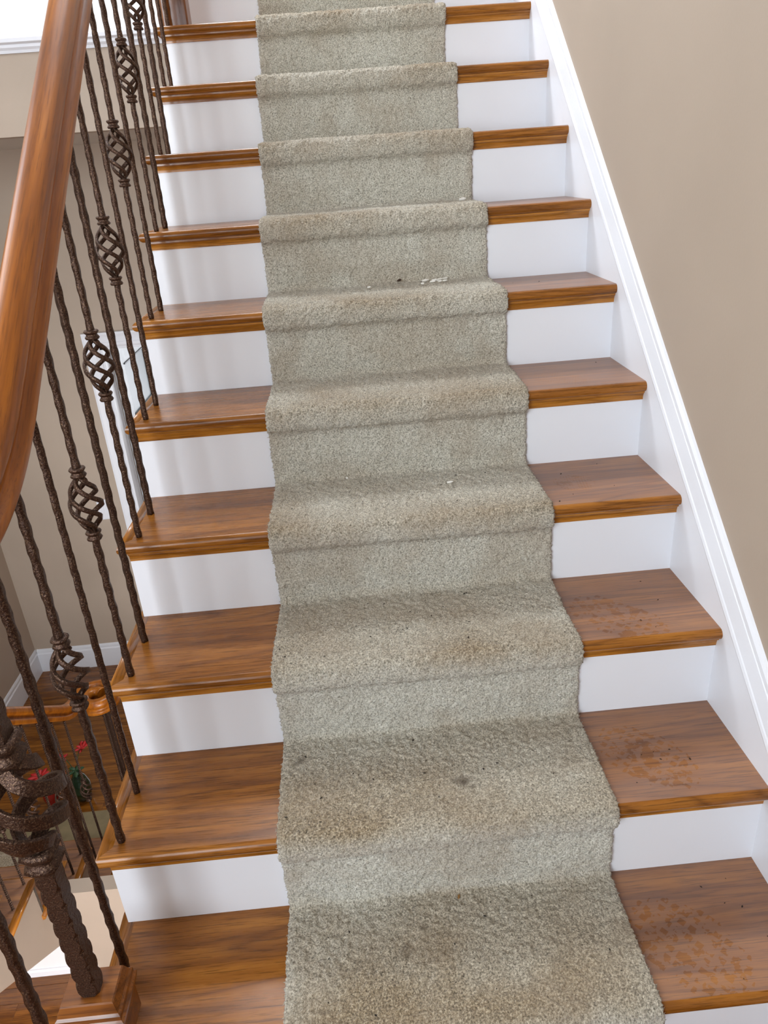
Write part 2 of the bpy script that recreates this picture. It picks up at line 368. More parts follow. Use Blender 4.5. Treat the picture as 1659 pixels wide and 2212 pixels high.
window('added_far_window', -1.4, 7.2, -0.2, 1.2, 1.6, 'y', 'added glowing window of the room beyond the doorway')
sl = empty('added_skylight', (-1.35, 3.2, ROOF)); tag(sl, 'added glowing skylight over the head of the stairs', 'skylight', kind='structure')
obj('added_skylight_frame', MB().box(-0.88, -0.80, -0.58, 0.58, -0.04, 0).box(0.80, 0.88, -0.58, 0.58, -0.04, 0).box(-0.80, 0.80, -0.58, -0.50, -0.04, 0).box(-0.80, 0.80, 0.50, 0.58, -0.04, 0).mesh('added_skylight_frame', WHITE), sl)
obj('pane', MB().box(-0.80, 0.80, -0.50, 0.50, -0.02, -0.012).mesh('pane', SKYGLASS), sl)

# ------------------------------------------------------------------ the upper flight
stair = empty('staircase', (0, 0, 0)); tag(stair, 'upper flight of oak treads with white risers beside the beige wall', 'staircase')
NOSE = -0.006; TH = 0.027; RAD = TH/2
def nose_prof(n=8):
    # (d from outer edge, z) upper half-round from top to underside
    pts = []
    for i in range(n+1):
        t = math.pi/2 - math.pi*i/n
        pts.append((RAD*(1-math.cos(t)), -RAD+RAD*math.sin(t)))
    return pts
def tread_mesh2(name, back, x_out, x_in):
    mb = MB(); P = nose_prof()
    pr = [(NOSE+d, z) for d, z in P]
    A = [(x_in, y, z) for y, z in pr]; B = [(x_out+(y-NOSE), y, z) for y, z in pr]
    mb.rings([A, B], True, closed=False, caps=False)
    top = [(x_in, NOSE+RAD, 0), (x_out+RAD, NOSE+RAD, 0), (x_out+0.032, NOSE+0.032, 0), (x_out+0.032, back, 0), (x_in, back, 0)]
    bot = [(x, y, -TH) for x, y, z in top]
    mb.add(top, [(0, 1, 2, 3, 4)]); mb.add(bot, [(4, 3, 2, 1, 0)])
    mb.add([top[2], top[3], bot[3], bot[2]], [(0, 1, 2, 3)]); mb.add([top[3], top[4], bot[4], bot[3]], [(0, 1, 2, 3)])
    mb.add([A[i] for i in range(len(A))]+[top[4], bot[4]], [tuple(list(range(len(A)))+[len(A)+1, len(A)])])
    me = mb.mesh(name, OAK_T)
    return me
def return_mesh(name, back, x_out):
    mb = MB(); P = nose_prof()
    pr = [(x_out+d, z) for d, z in P] + [(x_out+0.032, -TH), (x_out+0.032, 0)]
    A = [(x, NOSE+(x-x_out), z) for x, z in pr]; B = [(x, back, z) for x, z in pr]
    mb.rings([A, B], True)
    return mb.mesh(name, OAK_Y)
def cove_mesh(name, x0, x1):
    """scotia strip tucked under the nosing"""
    pr = [(OV, -TH), (OV-0.012, -TH), (OV-0.012, -TH-0.005)]
    for i in range(7):
        t = math.pi/2*i/6
        pr.append((OV-0.012+0.009*math.sin(t)*1.0, -TH-0.005-0.018*(1-math.cos(t))))
    pr += [(OV-0.003, -TH-0.025), (OV, -TH-0.025)]
    mb = MB(); mb.prism(pr, lambda p, t: (t, p[0], p[1]), x0, x1); return mb.mesh(name, OAK_N)
BACK = RUN+OV+0.004
me_tread = tread_mesh2('tread', BACK, XE, 0.0); me_ret = return_mesh('return_nosing', BACK+0.026, XE); me_cove = cove_mesh('cove_moulding', XL-0.012, 0.0)
me_riser = MB().box(XL, 0.0, 0, 0.016, -RISE, -TH).mesh('riser', WHITE)
feet = {0: (-0.215, 0.10, 2.25, 0.12, 0.085, 46.0), 1: (-0.205, 0.125, 2.3, 0.11, 0.075, 48.0), 2: (-0.205, 0.085, 2.35, 0.12, 0.07, 50.0),
        3: (-0.222, 0.13, 0.4, 0.052, 0.050, 120.0), 4: (-0.205, 0.10, 2.4, 0.085, 0.05, 130.0)}
for k in range(0, 10):
    t = obj('tread', me_tread, stair, (0, k*RUN, k*RISE))
    fx = feet.get(k, (9, 9, 0, 0.1, 0.1, 70.0))
    for n_, v_ in zip(('foot_x', 'foot_y', 'foot_turn', 'foot_long', 'foot_wide', 'foot_cell'), fx): t[n_] = float(v_)
    r = obj('return_nosing', me_ret, t); c = obj('cove_moulding', me_cove, t)
for k in range(0, 11):
    obj('riser', me_riser, stair, (0, k*RUN+OV, k*RISE))
top = MB().box(XL, 0, 10*RUN+NOSE, 10*RUN+OV+0.0, UPPER-TH, UPPER); obj('landing_nosing', top.mesh('landing_nosing', OAK_N), stair)
# sawtooth outer string and the plaster soffit below it
pts = []
for k in range(0, 11):
    pts += [(k*RUN+OV, (k-1)*RISE-(TH if k > 0 else 0.0)), (k*RUN+OV, k*RISE-TH)]
pts += [(10*RUN+OV+0.018, 10*RISE-TH), (10*RUN+OV+0.018, 10*RISE-0.42), (10*RUN, 10*RISE-0.42), (0.42, LAND)]
obj('outer_string', MB().prism(pts, lambda p, t: (t, p[0], p[1]), XL-0.013, XL).mesh('outer_string', WHITE), stair)
sof = [(0.44, LAND+0.01), (10*RUN, 10*RISE-0.40), (10*RUN, 10*RISE-0.38), (0.42, LAND+0.01)]
obj('soffit', MB().prism(sof, lambda p, t: (t, p[0], p[1]), XL-0.001, 0.0).mesh('soffit', BEIGE), stair)
# skirtboard against the wall, with its cap moulding
y0, y1 = -0.7, 10*RUN+0.05
sk = [(y0, M*y0+0.05), (y0, M*y0-0.5), (y1, M*y1-0.5), (y1, M*y1+0.05)]
skb = struct('trim_2', MB().prism(sk, lambda p, t: (t, p[0], p[1]), 0.0, SKX), WHITE, 'white skirtboard between the steps and the right wall', 'skirtboard')
cp = [(SKX, 0.036), (0.0, 0.036), (-0.006, 0.039), (-0.008, 0.047), (-0.006, 0.055), (-0.003, 0.059), (-0.005, 0.062), (0.002, 0.106), (0.004, 0.108), (0.002, 0.113), (0.003, 0.126), (0.008, 0.134), (SKX, 0.137)]
cap = MB().prism(cp, lambda p, t: (p[0], t, M*t+p[1]+0.014), y0, y1)
obj('cap_moulding', cap.mesh('cap_moulding', WHITE), skb)

# ------------------------------------------------------------------ carpet runners
def smooth_rand(nu, nv, cu, cv, r):
    """bilinear value noise on an nu x nv grid, cells cu x cv"""
    gu, gv = int(nu/cu)+3, int(nv/cv)+3
    G = r.random((gu, gv)); u = np.arange(nu)/cu; v = np.arange(nv)/cv
    iu = u.astype(int); iv = v.astype(int); fu = (u-iu); fv = (v-iv); fu = fu*fu*(3-2*fu); fv = fv*fv*(3-2*fv)
    a = G[iu][:, iv]; b_ = G[iu+1][:, iv]; c = G[iu][:, iv+1]; d = G[iu+1][:, iv+1]
    fu = fu[:, None]; fv = fv[None, :]
    return (a*(1-fu)+b_*fu)*(1-fv)+(c*(1-fu)+d*fu)*fv

CT = 0.013   # pile height
def runner_path(steps, start_floor):
    """(y, z, kind) going up the flight: kind 0 riser, 1 nose, 2 tread"""
    P = []
    for k in steps:
        yr, zt_, zb = k*RUN+OV, k*RISE, (k-1)*RISE
        yn = k*RUN+NOSE
        w = 0.14 if k in (0, 1) else 0.0        # lowest treads painted darker for the dimmer light there
        P += [(yr-CT-0.003, zb+CT+0.006, .26), (yr-CT, zb+CT+0.02, .16), (yr-CT-0.001, zb+0.08, .10), (yr-CT, zt_-0.075, .10), (yr-CT-0.001, zt_-0.062, .22),
              (yr-CT-0.007, zt_-0.055, .34), (yn-CT+0.004, zt_-0.046, .26), (yn-CT-0.002, zt_-0.030, .26), (yn-CT-0.001, zt_-0.010, .38), (yn-CT+0.006, zt_+0.004, .62), (yn+0.006, zt_+CT-0.001, .80),
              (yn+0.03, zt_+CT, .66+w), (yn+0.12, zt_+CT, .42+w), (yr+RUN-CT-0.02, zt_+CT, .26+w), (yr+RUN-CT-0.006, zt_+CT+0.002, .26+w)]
    return np.array(P, float)
def resample(P, ds):
    d = np.r_[0, np.cumsum(np.hypot(np.diff(P[:, 0]), np.diff(P[:, 1])))]
    out = []; s = 0.0
    while s < d[-1]:
        out.append(s); i = np.searchsorted(d, s); s += ds(np.interp(s, d, P[:, 0]))
    s = np.array(out); y = np.interp(s, d, P[:, 0]); z = np.interp(s, d, P[:, 1]); kd = np.interp(s, d, P[:, 2])
    return s, y, z, kd
def build_runner(name, path, x0, x1, dx, ds, label, group, yfun=None, seed=3, stains=(), soil=0.0):
    r = np.random.default_rng(seed)
    s, y, z, kd = resample(path, ds)
    for _ in range(3):
        y[1:-1] = 0.25*y[:-2]+0.5*y[1:-1]+0.25*y[2:]; z[1:-1] = 0.25*z[:-2]+0.5*z[1:-1]+0.25*z[2:]
    ty, tz = np.gradient(y), np.gradient(z); ln = np.hypot(ty, tz); ty /= ln; tz /= ln
    ny, nz = -tz, ty                       # outward normal (towards the room)
    nx = int((x1-x0)/dx)+1; X = np.linspace(x0, x1, nx); nu = len(s)
    tuft = r.random((nu, nx)); t2 = smooth_rand(nu, nx, 2.2, 2.2, r); t3 = smooth_rand(nu, nx, 9, 9, r); low = smooth_rand(nu, nx, 40, 60, r)
    h = 0.0028*(tuft-0.5)+0.0052*(t2-0.5)+0.0016*(t3-0.5)+0.004*(low-0.5)
    jx = (r.random((nu, nx))-0.5)*dx*0.7; jt = (r.random((nu, nx))-0.5)*dx*0.6
    edge = np.zeros((nu, 1)); edge = 0.006*(smooth_rand(nu, 1, 60, 1, r)-0.5)+0.003*(r.random((nu, 1))-0.5)
    XX = X[None, :]+jx
    fade = np.clip(np.minimum(np.arange(nx), np.arange(nx)[::-1])/4.0, 0, 1)[None, :]
    h = h - 0.004*(1-fade)**2
    XX = XX + edge*(np.arange(nx)[None, :] < 6) + np.roll(edge, 17, 0)*(np.arange(nx)[None, :] > nx-7)
    YY = y[:, None]+ny[:, None]*h+ty[:, None]*jt; ZZ = z[:, None]+nz[:, None]*h+tz[:, None]*jt
    # backing edges down to the stair
    eL = np.stack([XX[:, 0]+0.0015, y-ny*(CT-0.001), z-nz*(CT-0.001)], -1); eR = np.stack([XX[:, -1]-0.0015, y-ny*(CT-0.001), z-nz*(CT-0.001)], -1)
    V = np.concatenate([eL[:, None, :], np.stack([XX, YY, ZZ], -1), eR[:, None, :]], 1)
    n2 = nx+2; idx = np.arange(nu*n2).reshape(nu, n2)
    Fq = np.stack([idx[:-1, :-1], idx[:-1, 1:], idx[1:, 1:], idx[1:, :-1]], -1).reshape(-1, 4)
    if yfun is not None:
        V = yfun(V); Fq = Fq[:, ::-1]
    me = mesh_np(name, V.reshape(-1, 3), Fq, True); me.materials.append(CARPET)
    # soiling: trodden noses and treads, cleaner risers, plus shade painted on the lowest treads
    dr_ = kd
    fy = np.mod(y/RUN, 1.0)
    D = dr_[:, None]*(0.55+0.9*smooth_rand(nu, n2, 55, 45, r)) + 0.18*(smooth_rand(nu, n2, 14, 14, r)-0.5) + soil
    S = np.zeros((nu, n2))
    Vr = V.reshape(nu, n2, 3)
    for (sx_, sy_, sz_, rad, amt) in stains:
        q = np.sqrt((Vr[..., 0]-sx_)**2+(Vr[..., 1]-sy_)**2+(Vr[..., 2]-sz_)**2)
        q = q + 0.6*rad*(smooth_rand(nu, n2, 5, 5, r)-0.5)
        S = np.maximum(S, amt*np.clip(1.3-q/rad, 0, 1))
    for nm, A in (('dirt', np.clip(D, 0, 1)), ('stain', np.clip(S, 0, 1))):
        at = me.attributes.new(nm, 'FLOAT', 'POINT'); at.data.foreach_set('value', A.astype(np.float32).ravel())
    o = obj(name, me); tag(o, label, 'runner', group)
    # frayed threads standing off both cut edges
    vv = []; ff = []
    for side in (0, -1):
        E = V[:, 1 if side == 0 else -2, :]; sgn = -1 if side == 0 else 1
        nf = int(nu*0.45)
        ii = r.integers(2, nu-2, nf)
        for i in ii:
            l = 0.001+0.004*r.random()**3; w_ = 0.0010
            p = E[i]; q = p+np.array([sgn*l, 0, 0])+np.array([0, ty[i], tz[i]])*(r.random()-0.5)*0.006 - np.array([0, ny[i], nz[i]])*r.random()*0.004
            if yfun is not None: pass
            b0 = len(vv); tt = np.array([0, ty[i], tz[i]])*w_; nn = np.array([0, ny[i], nz[i]])*w_
            vv += [p-tt, p+tt, p+nn, q]; ff += [(b0, b0+1, b0+3), (b0+1, b0+2, b0+3), (b0+2, b0, b0+3)]
    if yfun is None:
        fm = mesh_np('frayed_edge', np.array(vv), np.array(ff)); fm.materials.append(FRAY)
        fo = obj('frayed_edge', fm, o); fo['kind'] = 'stuff'
    return o
FRAY = plain('carpet_thread', (196, 190, 174), 0.9)
ST = [(-0.609, 0.351, 0.224, 0.016, 0.85), (-0.622, 0.356, 0.224, 0.010, 0.6), (-0.59, 0.335, 0.224, 0.008, 0.6), (-0.951, 0.457, 0.224, 0.010, 0.8), (-0.962, 0.452, 0.224, 0.006, 0.7),
      (-0.64, 0.245, 0.013, 0.007, 0.8), (-0.757, 0.138, 0.013, 0.012, 0.45), (-0.72, 0.19, 0.013, 0.010, 0.3), (-0.45, 0.76, 0.50, 0.02, 0.25)]
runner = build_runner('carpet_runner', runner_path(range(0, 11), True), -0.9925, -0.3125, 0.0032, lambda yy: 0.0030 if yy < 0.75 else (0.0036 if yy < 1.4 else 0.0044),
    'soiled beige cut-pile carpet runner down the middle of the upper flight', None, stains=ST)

# ------------------------------------------------------------------ wrought-iron balustrade of the upper flight
def bar(mb, h, half, seg=6.0e-3, wav=0.0008, seed=0, z0=0.0, taper=True):
    r = random.Random(seed); n = max(4, int(h/seg)); R = []
    ph = [r.random()*6.28 for _ in range(8)]
    for i in range(n+1):
        z = h*i/n; ring = []
        tw = 0.05*math.sin(z*9+ph[0])
        for j in range(8):
            a = math.pi/4*j+tw
            rad = half*(1.33 if j % 2 else 1.0)
            rad += wav*(math.sin(z*2*math.pi/0.042+ph[j]+j*1.7)*1.1+(r.random()-0.5)*0.7)
            ring.append((rad*math.cos(a), rad*math.sin(a), z0+z))
        R.append(ring)
    return mb.rings(R, True)
def collar_mesh(half, h, sq=0.55):
    prof = [(half*1.15, 0), (half*1.75, 0.0), (half*2.0, h*0.16), (half*1.75, h*0.34), (half*1.55, h*0.42), (half*1.5, h*0.55), (half*1.8, h*0.66), (half*2.05, h*0.84), (half*1.8, h), (half*1.15, h)]
    mb = MB(); R = []
    for rr, z in prof:   # rounded-square rings
        ring = []
        for j in range(16):
            a = 2*math.pi*j/16; c, s = math.cos(a), math.sin(a); k = (abs(c)**4+abs(s)**4)**-0.25
            ring.append((rr*c*(1-sq+sq*k)*0.93, rr*s*(1-sq+sq*k)*0.93, z))
        R.append(ring)
    mb.rings(R, True); return mb.mesh('collar', IRON)
def basket_mesh(z0, z1, rmax, sw_, st_, wires=4, turns=1.08, r0=0.004, n=36, phase=0.0, smooth=True):
    mb = MB()
    for w in range(wires):
        R = []
        for i in range(n+1):
            t = i/n; rr = r0+(rmax-r0)*math.sin(math.pi*min(1, max(0, (t-0.06)/0.88)))**0.85 if 0.06 < t < 0.94 else r0
            ang = phase+2*math.pi*w/wires-2*math.pi*turns*t
            c, s = math.cos(ang), math.sin(ang); zc = z0+(z1-z0)*t
            # frame: radial e, tangential f mixed with z
            dt = 1e-3
            def pos(tt):
                rr_ = r0+(rmax-r0)*math.sin(math.pi*min(1, max(0, (tt-0.06)/0.88)))**0.85 if 0.06 < tt < 0.94 else r0
                a_ = phase+2*math.pi*w/wires-2*math.pi*turns*tt
                return Vector((rr_*math.cos(a_), rr_*math.sin(a_), z0+(z1-z0)*tt))
            T = (pos(min(1, t+dt))-pos(max(0, t-dt))).normalized(); e = Vector((c, s, 0)); e = (e-T*e.dot(T)).normalized(); b = T.cross(e)
            p = pos(t)
            R.append([p+e*st_*x+b*sw_*yv for x, yv in ((1, -0.88), (1, 0.88), (0.7, 1), (-0.7, 1), (-1, 0.88), (-1, -0.88), (-0.7, -1), (0.7, -1))])
        mb.rings(R, smooth)
    return mb.mesh('basket', IRON)

RAIL_C = 0.812     # vertical distance from the nosing line to the rail's centre line
def rail_z(y):
    if y > 0.36: return M*y+RAIL_C
    if y < 0.06: return M*0.21+RAIL_C
    return M*0.21+RAIL_C+M*(y-0.06)**2/0.60
RAILP = [(0, .046), (.010, .0452), (.019, .0415), (.026, .034), (.0300, .023), (.0303, .015), (.0290, .010), (.0235, .006), (.0205, -.002), (.0210, -.010), (.0245, -.0145), (.0325, -.016), (.0338, -.020), (.0338, -.031), (.0310, -.037), (.016, -.038)]
RAILP = RAILP+[(-x, z) for x, z in RAILP[::-1] if x > 0]
def rail_mesh(name, path, mat):
    R = []
    for i, p in enumerate(path):
        a = Vector(path[max(0, i-1)]); b_ = Vector(path[min(len(path)-1, i+1)]); T = (b_-a).normalized()
        side = T.cross(Vector((0, 0, 1))).normalized(); n_ = side.cross(T)
        R.append([Vector(p)+side*x+n_*z for x, z in RAILP])
    mb = MB(); mb.rings(R, True); me = mb.mesh(name, mat)
    return me
railing = empty('stair_railing', (XB, 0, 0)); tag(railing, 'wrought-iron balustrade with twisted baskets and oak handrail on the open side of the upper flight', 'railing')
path = [(0, y, rail_z(y)) for y in [-0.55, -0.3, -0.1]+[0.02+0.02*i for i in range(19)]+[0.45+0.2*i for i in range(10)]+[2.42]]
obj('handrail', rail_mesh('handrail', path, OAK_R), railing)
YR_, YFr = 0.167, 0.039
def under_rail(y): return rail_z(y)-0.040*math.sqrt(1+M*M)
hF = under_rail(2*RUN+YFr)-2*RISE; hR = under_rail(2*RUN+YR_)-2*RISE
meF = bar(bar(MB(), 0.344, 0.0064, seed=1), hF-0.488, 0.0064, seed=2, z0=0.488).mesh('baluster', IRON)
meR = [bar(MB(), hR, 0.0064, seed=11+i, wav=0.0007).mesh('baluster', IRON) for i in range(3)]
meC = collar_mesh(0.0080, 0.019); meB = basket_mesh(0.352, 0.480, 0.0300, 0.0046, 0.0032, turns=0.95)
for k in range(0, 10):
    if k > 0:
        b_ = obj('baluster', meF, railing, (0, k*RUN+YFr, k*RISE))
        obj('collar', meC, b_, (0, 0, 0.338)); obj('collar', meC, b_, (0, 0, 0.473)); obj('basket', meB, b_)
    if k == 0:
        y_ = YR_; me_ = bar(MB(), under_rail(y_), 0.0064, seed=31).mesh('baluster', IRON)
    else: me_ = meR[k % 3]
    if k < 9: obj('baluster', me_, railing, (0, k*RUN+YR_, k*RISE), (0, 0, 0.4*k))
obj('baluster', bar(MB(), under_rail(-0.093)-LAND, 0.0068, seed=40).mesh('baluster', IRON), railing, (0, -0.093, LAND))
obj('baluster', bar(MB(), under_rail(-0.225)-LAND, 0.0068, seed=41).mesh('baluster', IRON), railing, (0, -0.225, LAND))

# iron newel standing on an oak block on the first tread
newel = empty('iron_newel', (-1.316, 0.062, 0)); tag(newel, 'thick notched iron newel post with a large twisted basket on an oak block', 'newel post')
def notched(h, half, z0, seed):
    mb = MB(); R = []; n = int(h/0.0040); r = random.Random(seed)
    for i in range(n+1):
        z = h*i/n; q = abs(math.sin(math.pi*z/0.038)); cut = 0.95-0.38*(1-q)**1.4
        ring = []
        for (sx_, sy_) in ((1, -1), (1, 1), (-1, 1), (-1, -1)):
            c = half*cut
            a_ = (sx_*half, sy_*c) ; b2 = (sx_*c, sy_*half)
            pr_ = (a_, b2) if sx_*sy_ > 0 else (b2, a_)
            ring += [(x+(r.random()-0.5)*0.0003, y+(r.random()-0.5)*0.0003, z0+z) for x, y in pr_]
        R.append(ring)
    mb.rings(R, False); return mb.mesh('shaft', IRON)
BT = 0.125
obj('shaft', notched(0.445-BT, 0.0165, BT, 1), newel); obj('shaft', notched(rail_z(0.06)-0.04-0.685, 0.0165, 0.685, 2), newel)
obj('collar', collar_mesh(0.0150, 0.042, 1.0), newel, (0, 0, 0.436)); obj('collar', collar_mesh(0.0150, 0.042, 1.0), newel, (0, 0, 0.652))
obj('basket', basket_mesh(0.470, 0.660, 0.062, 0.0115, 0.0036, wires=4, turns=0.9, r0=0.012, phase=0.6, smooth=False), newel)
blk = MB()
x0_, x1_, y0_, y1_ = -0.054, 0.050, -0.036, 0.044
def ringbox(e, z): return [(x0_-e, y0_-e, z), (x1_+e, y0_-e, z), (x1_+e, y1_+e, z), (x0_-e, y1_+e, z)]
blk.rings([ringbox(0.0, 0.0005), ringbox(0.0, 0.070), ringbox(0.006, 0.074), ringbox(0.008, 0.086), ringbox(0.004, 0.090), ringbox(0.004, 0.100), ringbox(0.0, 0.104), ringbox(-0.006, 0.122), ringbox(-0.008, 0.125)], False)
obj('base_block', blk.mesh('base_block', OAK_L), newel)

# oak newel at the head of the flight
nw = empty('oak_newel', (-1.283, 2.455, 9*RISE)); tag(nw, 'square oak newel post at the top of the upper flight', 'newel post')
pb = MB()
for s_, zz0, zz1 in ((0.046, 0.0005, 0.30), (0.040, 0.30, 1.0), (0.046, 1.0, 1.12)):
    c_ = s_-0.006
    ring = lambda z: [(s_, -c_, z), (s_, c_, z), (c_, s_, z), (-c_, s_, z), (-s_, c_, z), (-s_, -c_, z), (-c_, -s_, z), (c_, -s_, z)]
    pb.rings([ring(zz0), ring(zz1)], False)
obj('post', pb.mesh('post', OAK_Z), nw)
obj('cap', MB().lathe([(0.0, 1.12), (0.055, 1.12), (0.058, 1.135), (0.045, 1.15), (0.05, 1.175), (0.035, 1.21), (0.0, 1.22)], 24).mesh('cap', OAK_Z), nw)

# ------------------------------------------------------------------ landing and lower flight
lb = MB().box(XW, -2.424, YN, 0.14, LAND-0.03, LAND).box(-2.424, XE-0.01, YN, -0.03, LAND-0.03, LAND).box(XE-0.01, 0.0, YN, 0.02, LAND-0.03, LAND)
struct('floor_landing', lb, OAK_L, 'oak floor of the stair landing', 'floor')
struct('ceiling_landing', MB().box(XW, 0.0, YN, -0.05, LAND-0.26, LAND-0.24), CEILM, 'soffit under the stair landing', 'ceiling')
LXB, LXE, LXS = -2.47, -2.424, -2.441
LN0 = 0.14
lower = empty('lower_staircase', (LXE, LN0, LAND)); tag(lower, 'lower flight of oak treads descending left of the upper flight', 'staircase')
# build in a mirrored frame: local +y runs down the flight
def lt_mesh(x_in, x_out):
    mb = MB(); P = nose_prof()
    w_ = RUN+OV+0.004
    pr = [(-d, z) for d, z in P]
    A = [(x_in, y-NOSE, z) for y, z in pr]; B = [(x_out-(-(y)), y-NOSE, z) for y, z in pr]
    B = [(x_out+y, y-NOSE, z) for y, z in pr]
    mb.rings([A, B], True, closed=False, caps=False)
    t_ = [(x_in, -NOSE-RAD, 0), (x_out-RAD, -NOSE-RAD, 0), (x_out-0.032, -NOSE-0.032, 0), (x_out-0.032, -w_, 0), (x_in, -w_, 0)]
    b_ = [(x, y, -TH) for x, y, z in t_]
    mb.add(t_, [(4, 3, 2, 1, 0)]); mb.add(b_, [(0, 1, 2, 3, 4)]); mb.add([t_[2], t_[3], b_[3], b_[2]], [(0, 1, 2, 3)]); mb.add([t_[3], t_[4], b_[4], b_[3]], [(0, 1, 2, 3)])
    return mb.mesh('tread', OAK_T)
def lr_mesh(x_out):
    mb = MB(); P = nose_prof()
    pr = [(x_out-d, z) for d, z in P]+[(x_out-0.032, -TH), (x_out-0.032, 0)]
    A = [(x, -NOSE-(x_out-x), z) for x, z in pr]; B = [(x, -(RUN+OV+0.03), z) for x, z in pr]
    mb.rings([A, B], True); return mb.mesh('return_nosing', OAK_Y)
XIN = XW-LXE+0.003
lt, lr = lt_mesh(XIN, 0.0), lr_mesh(0.0); lt9, lr9 = lt_mesh(XIN, 0.095), lr_mesh(0.095)
lri = MB().box(XIN, LXS-LXE, -OV-0.016, -OV, -RISE, -TH).mesh('riser', WHITE)
for k in range(1, 10):
    t = obj('tread', lt9 if k == 9 else lt, lower, (0, k*RUN, -k*RISE)); obj('return_nosing', lr9 if k == 9 else lr, t)
    for n_, v_ in zip(('foot_x', 'foot_y', 'foot_turn', 'foot_long', 'foot_wide', 'foot_cell'), (9, 9, 0, 0.1, 0.1, 70.0)): t[n_] = float(v_)
for k in range(0, 10): obj('riser', lri, lower, (0, k*RUN, -k*RISE))
obj('step_end', MB().box(LXS-LXE, 0.075, 9*RUN-RUN+0.0, 9*RUN-OV, -10*RISE, -9*RISE-TH).mesh('step_end', WHITE), lower)
# plastered side of the flight, open underneath as far as the under-stair wall
YU = 1.806-LN0
pts = []
for k in range(0, 10): pts += [(k*RUN-OV, -k*RISE-TH), (k*RUN-OV, -(k+1)*RISE-TH)]
pts = pts[:-1]+[(9*RUN-OV, -10*RISE), (YU, -10*RISE), (YU, -M*YU-0.495), (-0.1, 0.1*M-0.495), (-0.1, -TH)]
obj('side_panel', MB().prism(pts, lambda p, t: (t, p[0], p[1]), LXS-LXE-0.012, LXS-LXE).mesh('side_panel', BEIGE), lower)
sof = [(-0.1, 0.1*M-0.495), (YU, -M*YU-0.495), (YU, -M*YU-0.475), (-0.1, 0.1*M-0.475)]
obj('soffit', MB().prism(sof, lambda p, t: (t, p[0], p[1]), XIN, LXS-LXE-0.012).mesh('soffit', BEIGE), lower)
struct('wall_under_stairs', MB().box(XW, LXS-0.012, 1.806, 1.90, FLOOR, -1.90).box(LXS, -2.362, 1.806, 1.89, FLOOR, -2.03), WHITE_FLAT, 'white wall closing the space under the lower flight', 'wall')
struct('wall_stair_closet', MB().box(-2.362, -1.345, 1.806, 1.89, FLOOR, -1.745).box(LXS, -2.362, 1.806, 1.89, -2.03, -1.745), BEIGE, 'low beige wall between the two flights', 'wall')
struct('baseboard_under_stairs', MB().prism([(0, 0), (0.014, 0), (0.014, 0.035), (0.006, 0.045), (0, 0.045)], lambda p, t: (t, 1.806-p[0], FLOOR+p[1]), XW, -2.362), WHITE, 'white shoe moulding below the lower flight', 'baseboard')

# lower runner
def low_tf(V):
    W = V.copy(); W[..., 1] = LN0-V[..., 1]; W[..., 2] = V[..., 2]+LAND; return W
lp = runner_path(range(-9, 1), True)
# the path climbs towards -y in the lower flight: mirror y after building
build_runner('carpet_runner', lp, -3.45, -2.795, 0.011, lambda yy: 0.011, 'beige carpet runner on the lower flight seen between the balusters', None, yfun=low_tf, seed=9, soil=0.45)

# lower railing with volute
lrail = empty('lower_stair_railing', (LXB, 0, 0)); tag(lrail, 'wrought-iron railing with oak handrail and volute along the lower flight', 'railing')
LC = 0.935
def lrail_z(y): return LAND-M*(y-LN0)+LC
ye = 2.42; pth = [(0, y, lrail_z(y)) for y in np.linspace(0.16, ye, 16)]
zE = lrail_z(ye); n_ = 12
for i in range(1, n_+1):      # ease to level
    t = i/n_; pth.append((0, ye+0.22*t, zE-M*0.22*(t-t*t/2)))
zl = pth[-1][2]; yl = pth[-1][1]; nv = 34
cx_, cy_ = 0.115, yl
for i in range(1, nv+1):      # volute turning to the right
    t = i/nv; a_ = math.pi-2*math.pi*1.35*t; rr = 0.115-0.075*t
    pth.append((cx_+rr*math.cos(a_), cy_+rr*math.sin(a_)*1.0, zl-0.006*t))
obj('handrail', rail_mesh('handrail', pth, OAK_R), lrail)
hL = LC+M*YFr-0.040*math.sqrt(1+M*M); hL2 = LC+M*YR_-0.040*math.sqrt(1+M*M)
def twisted(mb, h, half, z0=0.0, per=0.05, seg=0.006):
    n = int(h/seg); R = []
    for i in range(n+1):
        z = h*i/n; R.append([(half*1.3*math.cos(q+2*math.pi*z/per), half*1.3*math.sin(q+2*math.pi*z/per), z0+z) for q in (0, math.pi/2, math.pi, 1.5*math.pi)])
    return mb.rings(R, False)
meL = [None, twisted(MB(), hL2, 0.0058).mesh('baluster', IRON)]
meLf = twisted(twisted(MB(), 0.344, 0.0058), hL-0.488, 0.0058, z0=0.488).mesh('baluster', IRON)
for k in range(1, 10):
    yn_ = LN0+k*RUN; zt_ = LAND-k*RISE
    b1 = obj('baluster', meLf, lrail, (0, yn_-YFr, zt_)); obj('collar', meC, b1, (0, 0, 0.338)); obj('collar', meC, b1, (0, 0, 0.473)); obj('basket', meB, b1)
    obj('baluster', meL[1], lrail, (0, yn_-YR_-0.0, zt_))
# balusters and newel under the volute
hv = (zl-0.04)-FLOOR
for ax in (185, 300, 60):
    a_ = math.radians(ax); obj('baluster', twisted(MB(), hv, 0.0058).mesh('baluster', IRON), lrail, (cx_+0.09*math.cos(a_), cy_+0.09*math.sin(a_), FLOOR))
obj('newel_shaft', notched(hv, 0.014, FLOOR, 6), lrail, (cx_+0.03, cy_, 0))

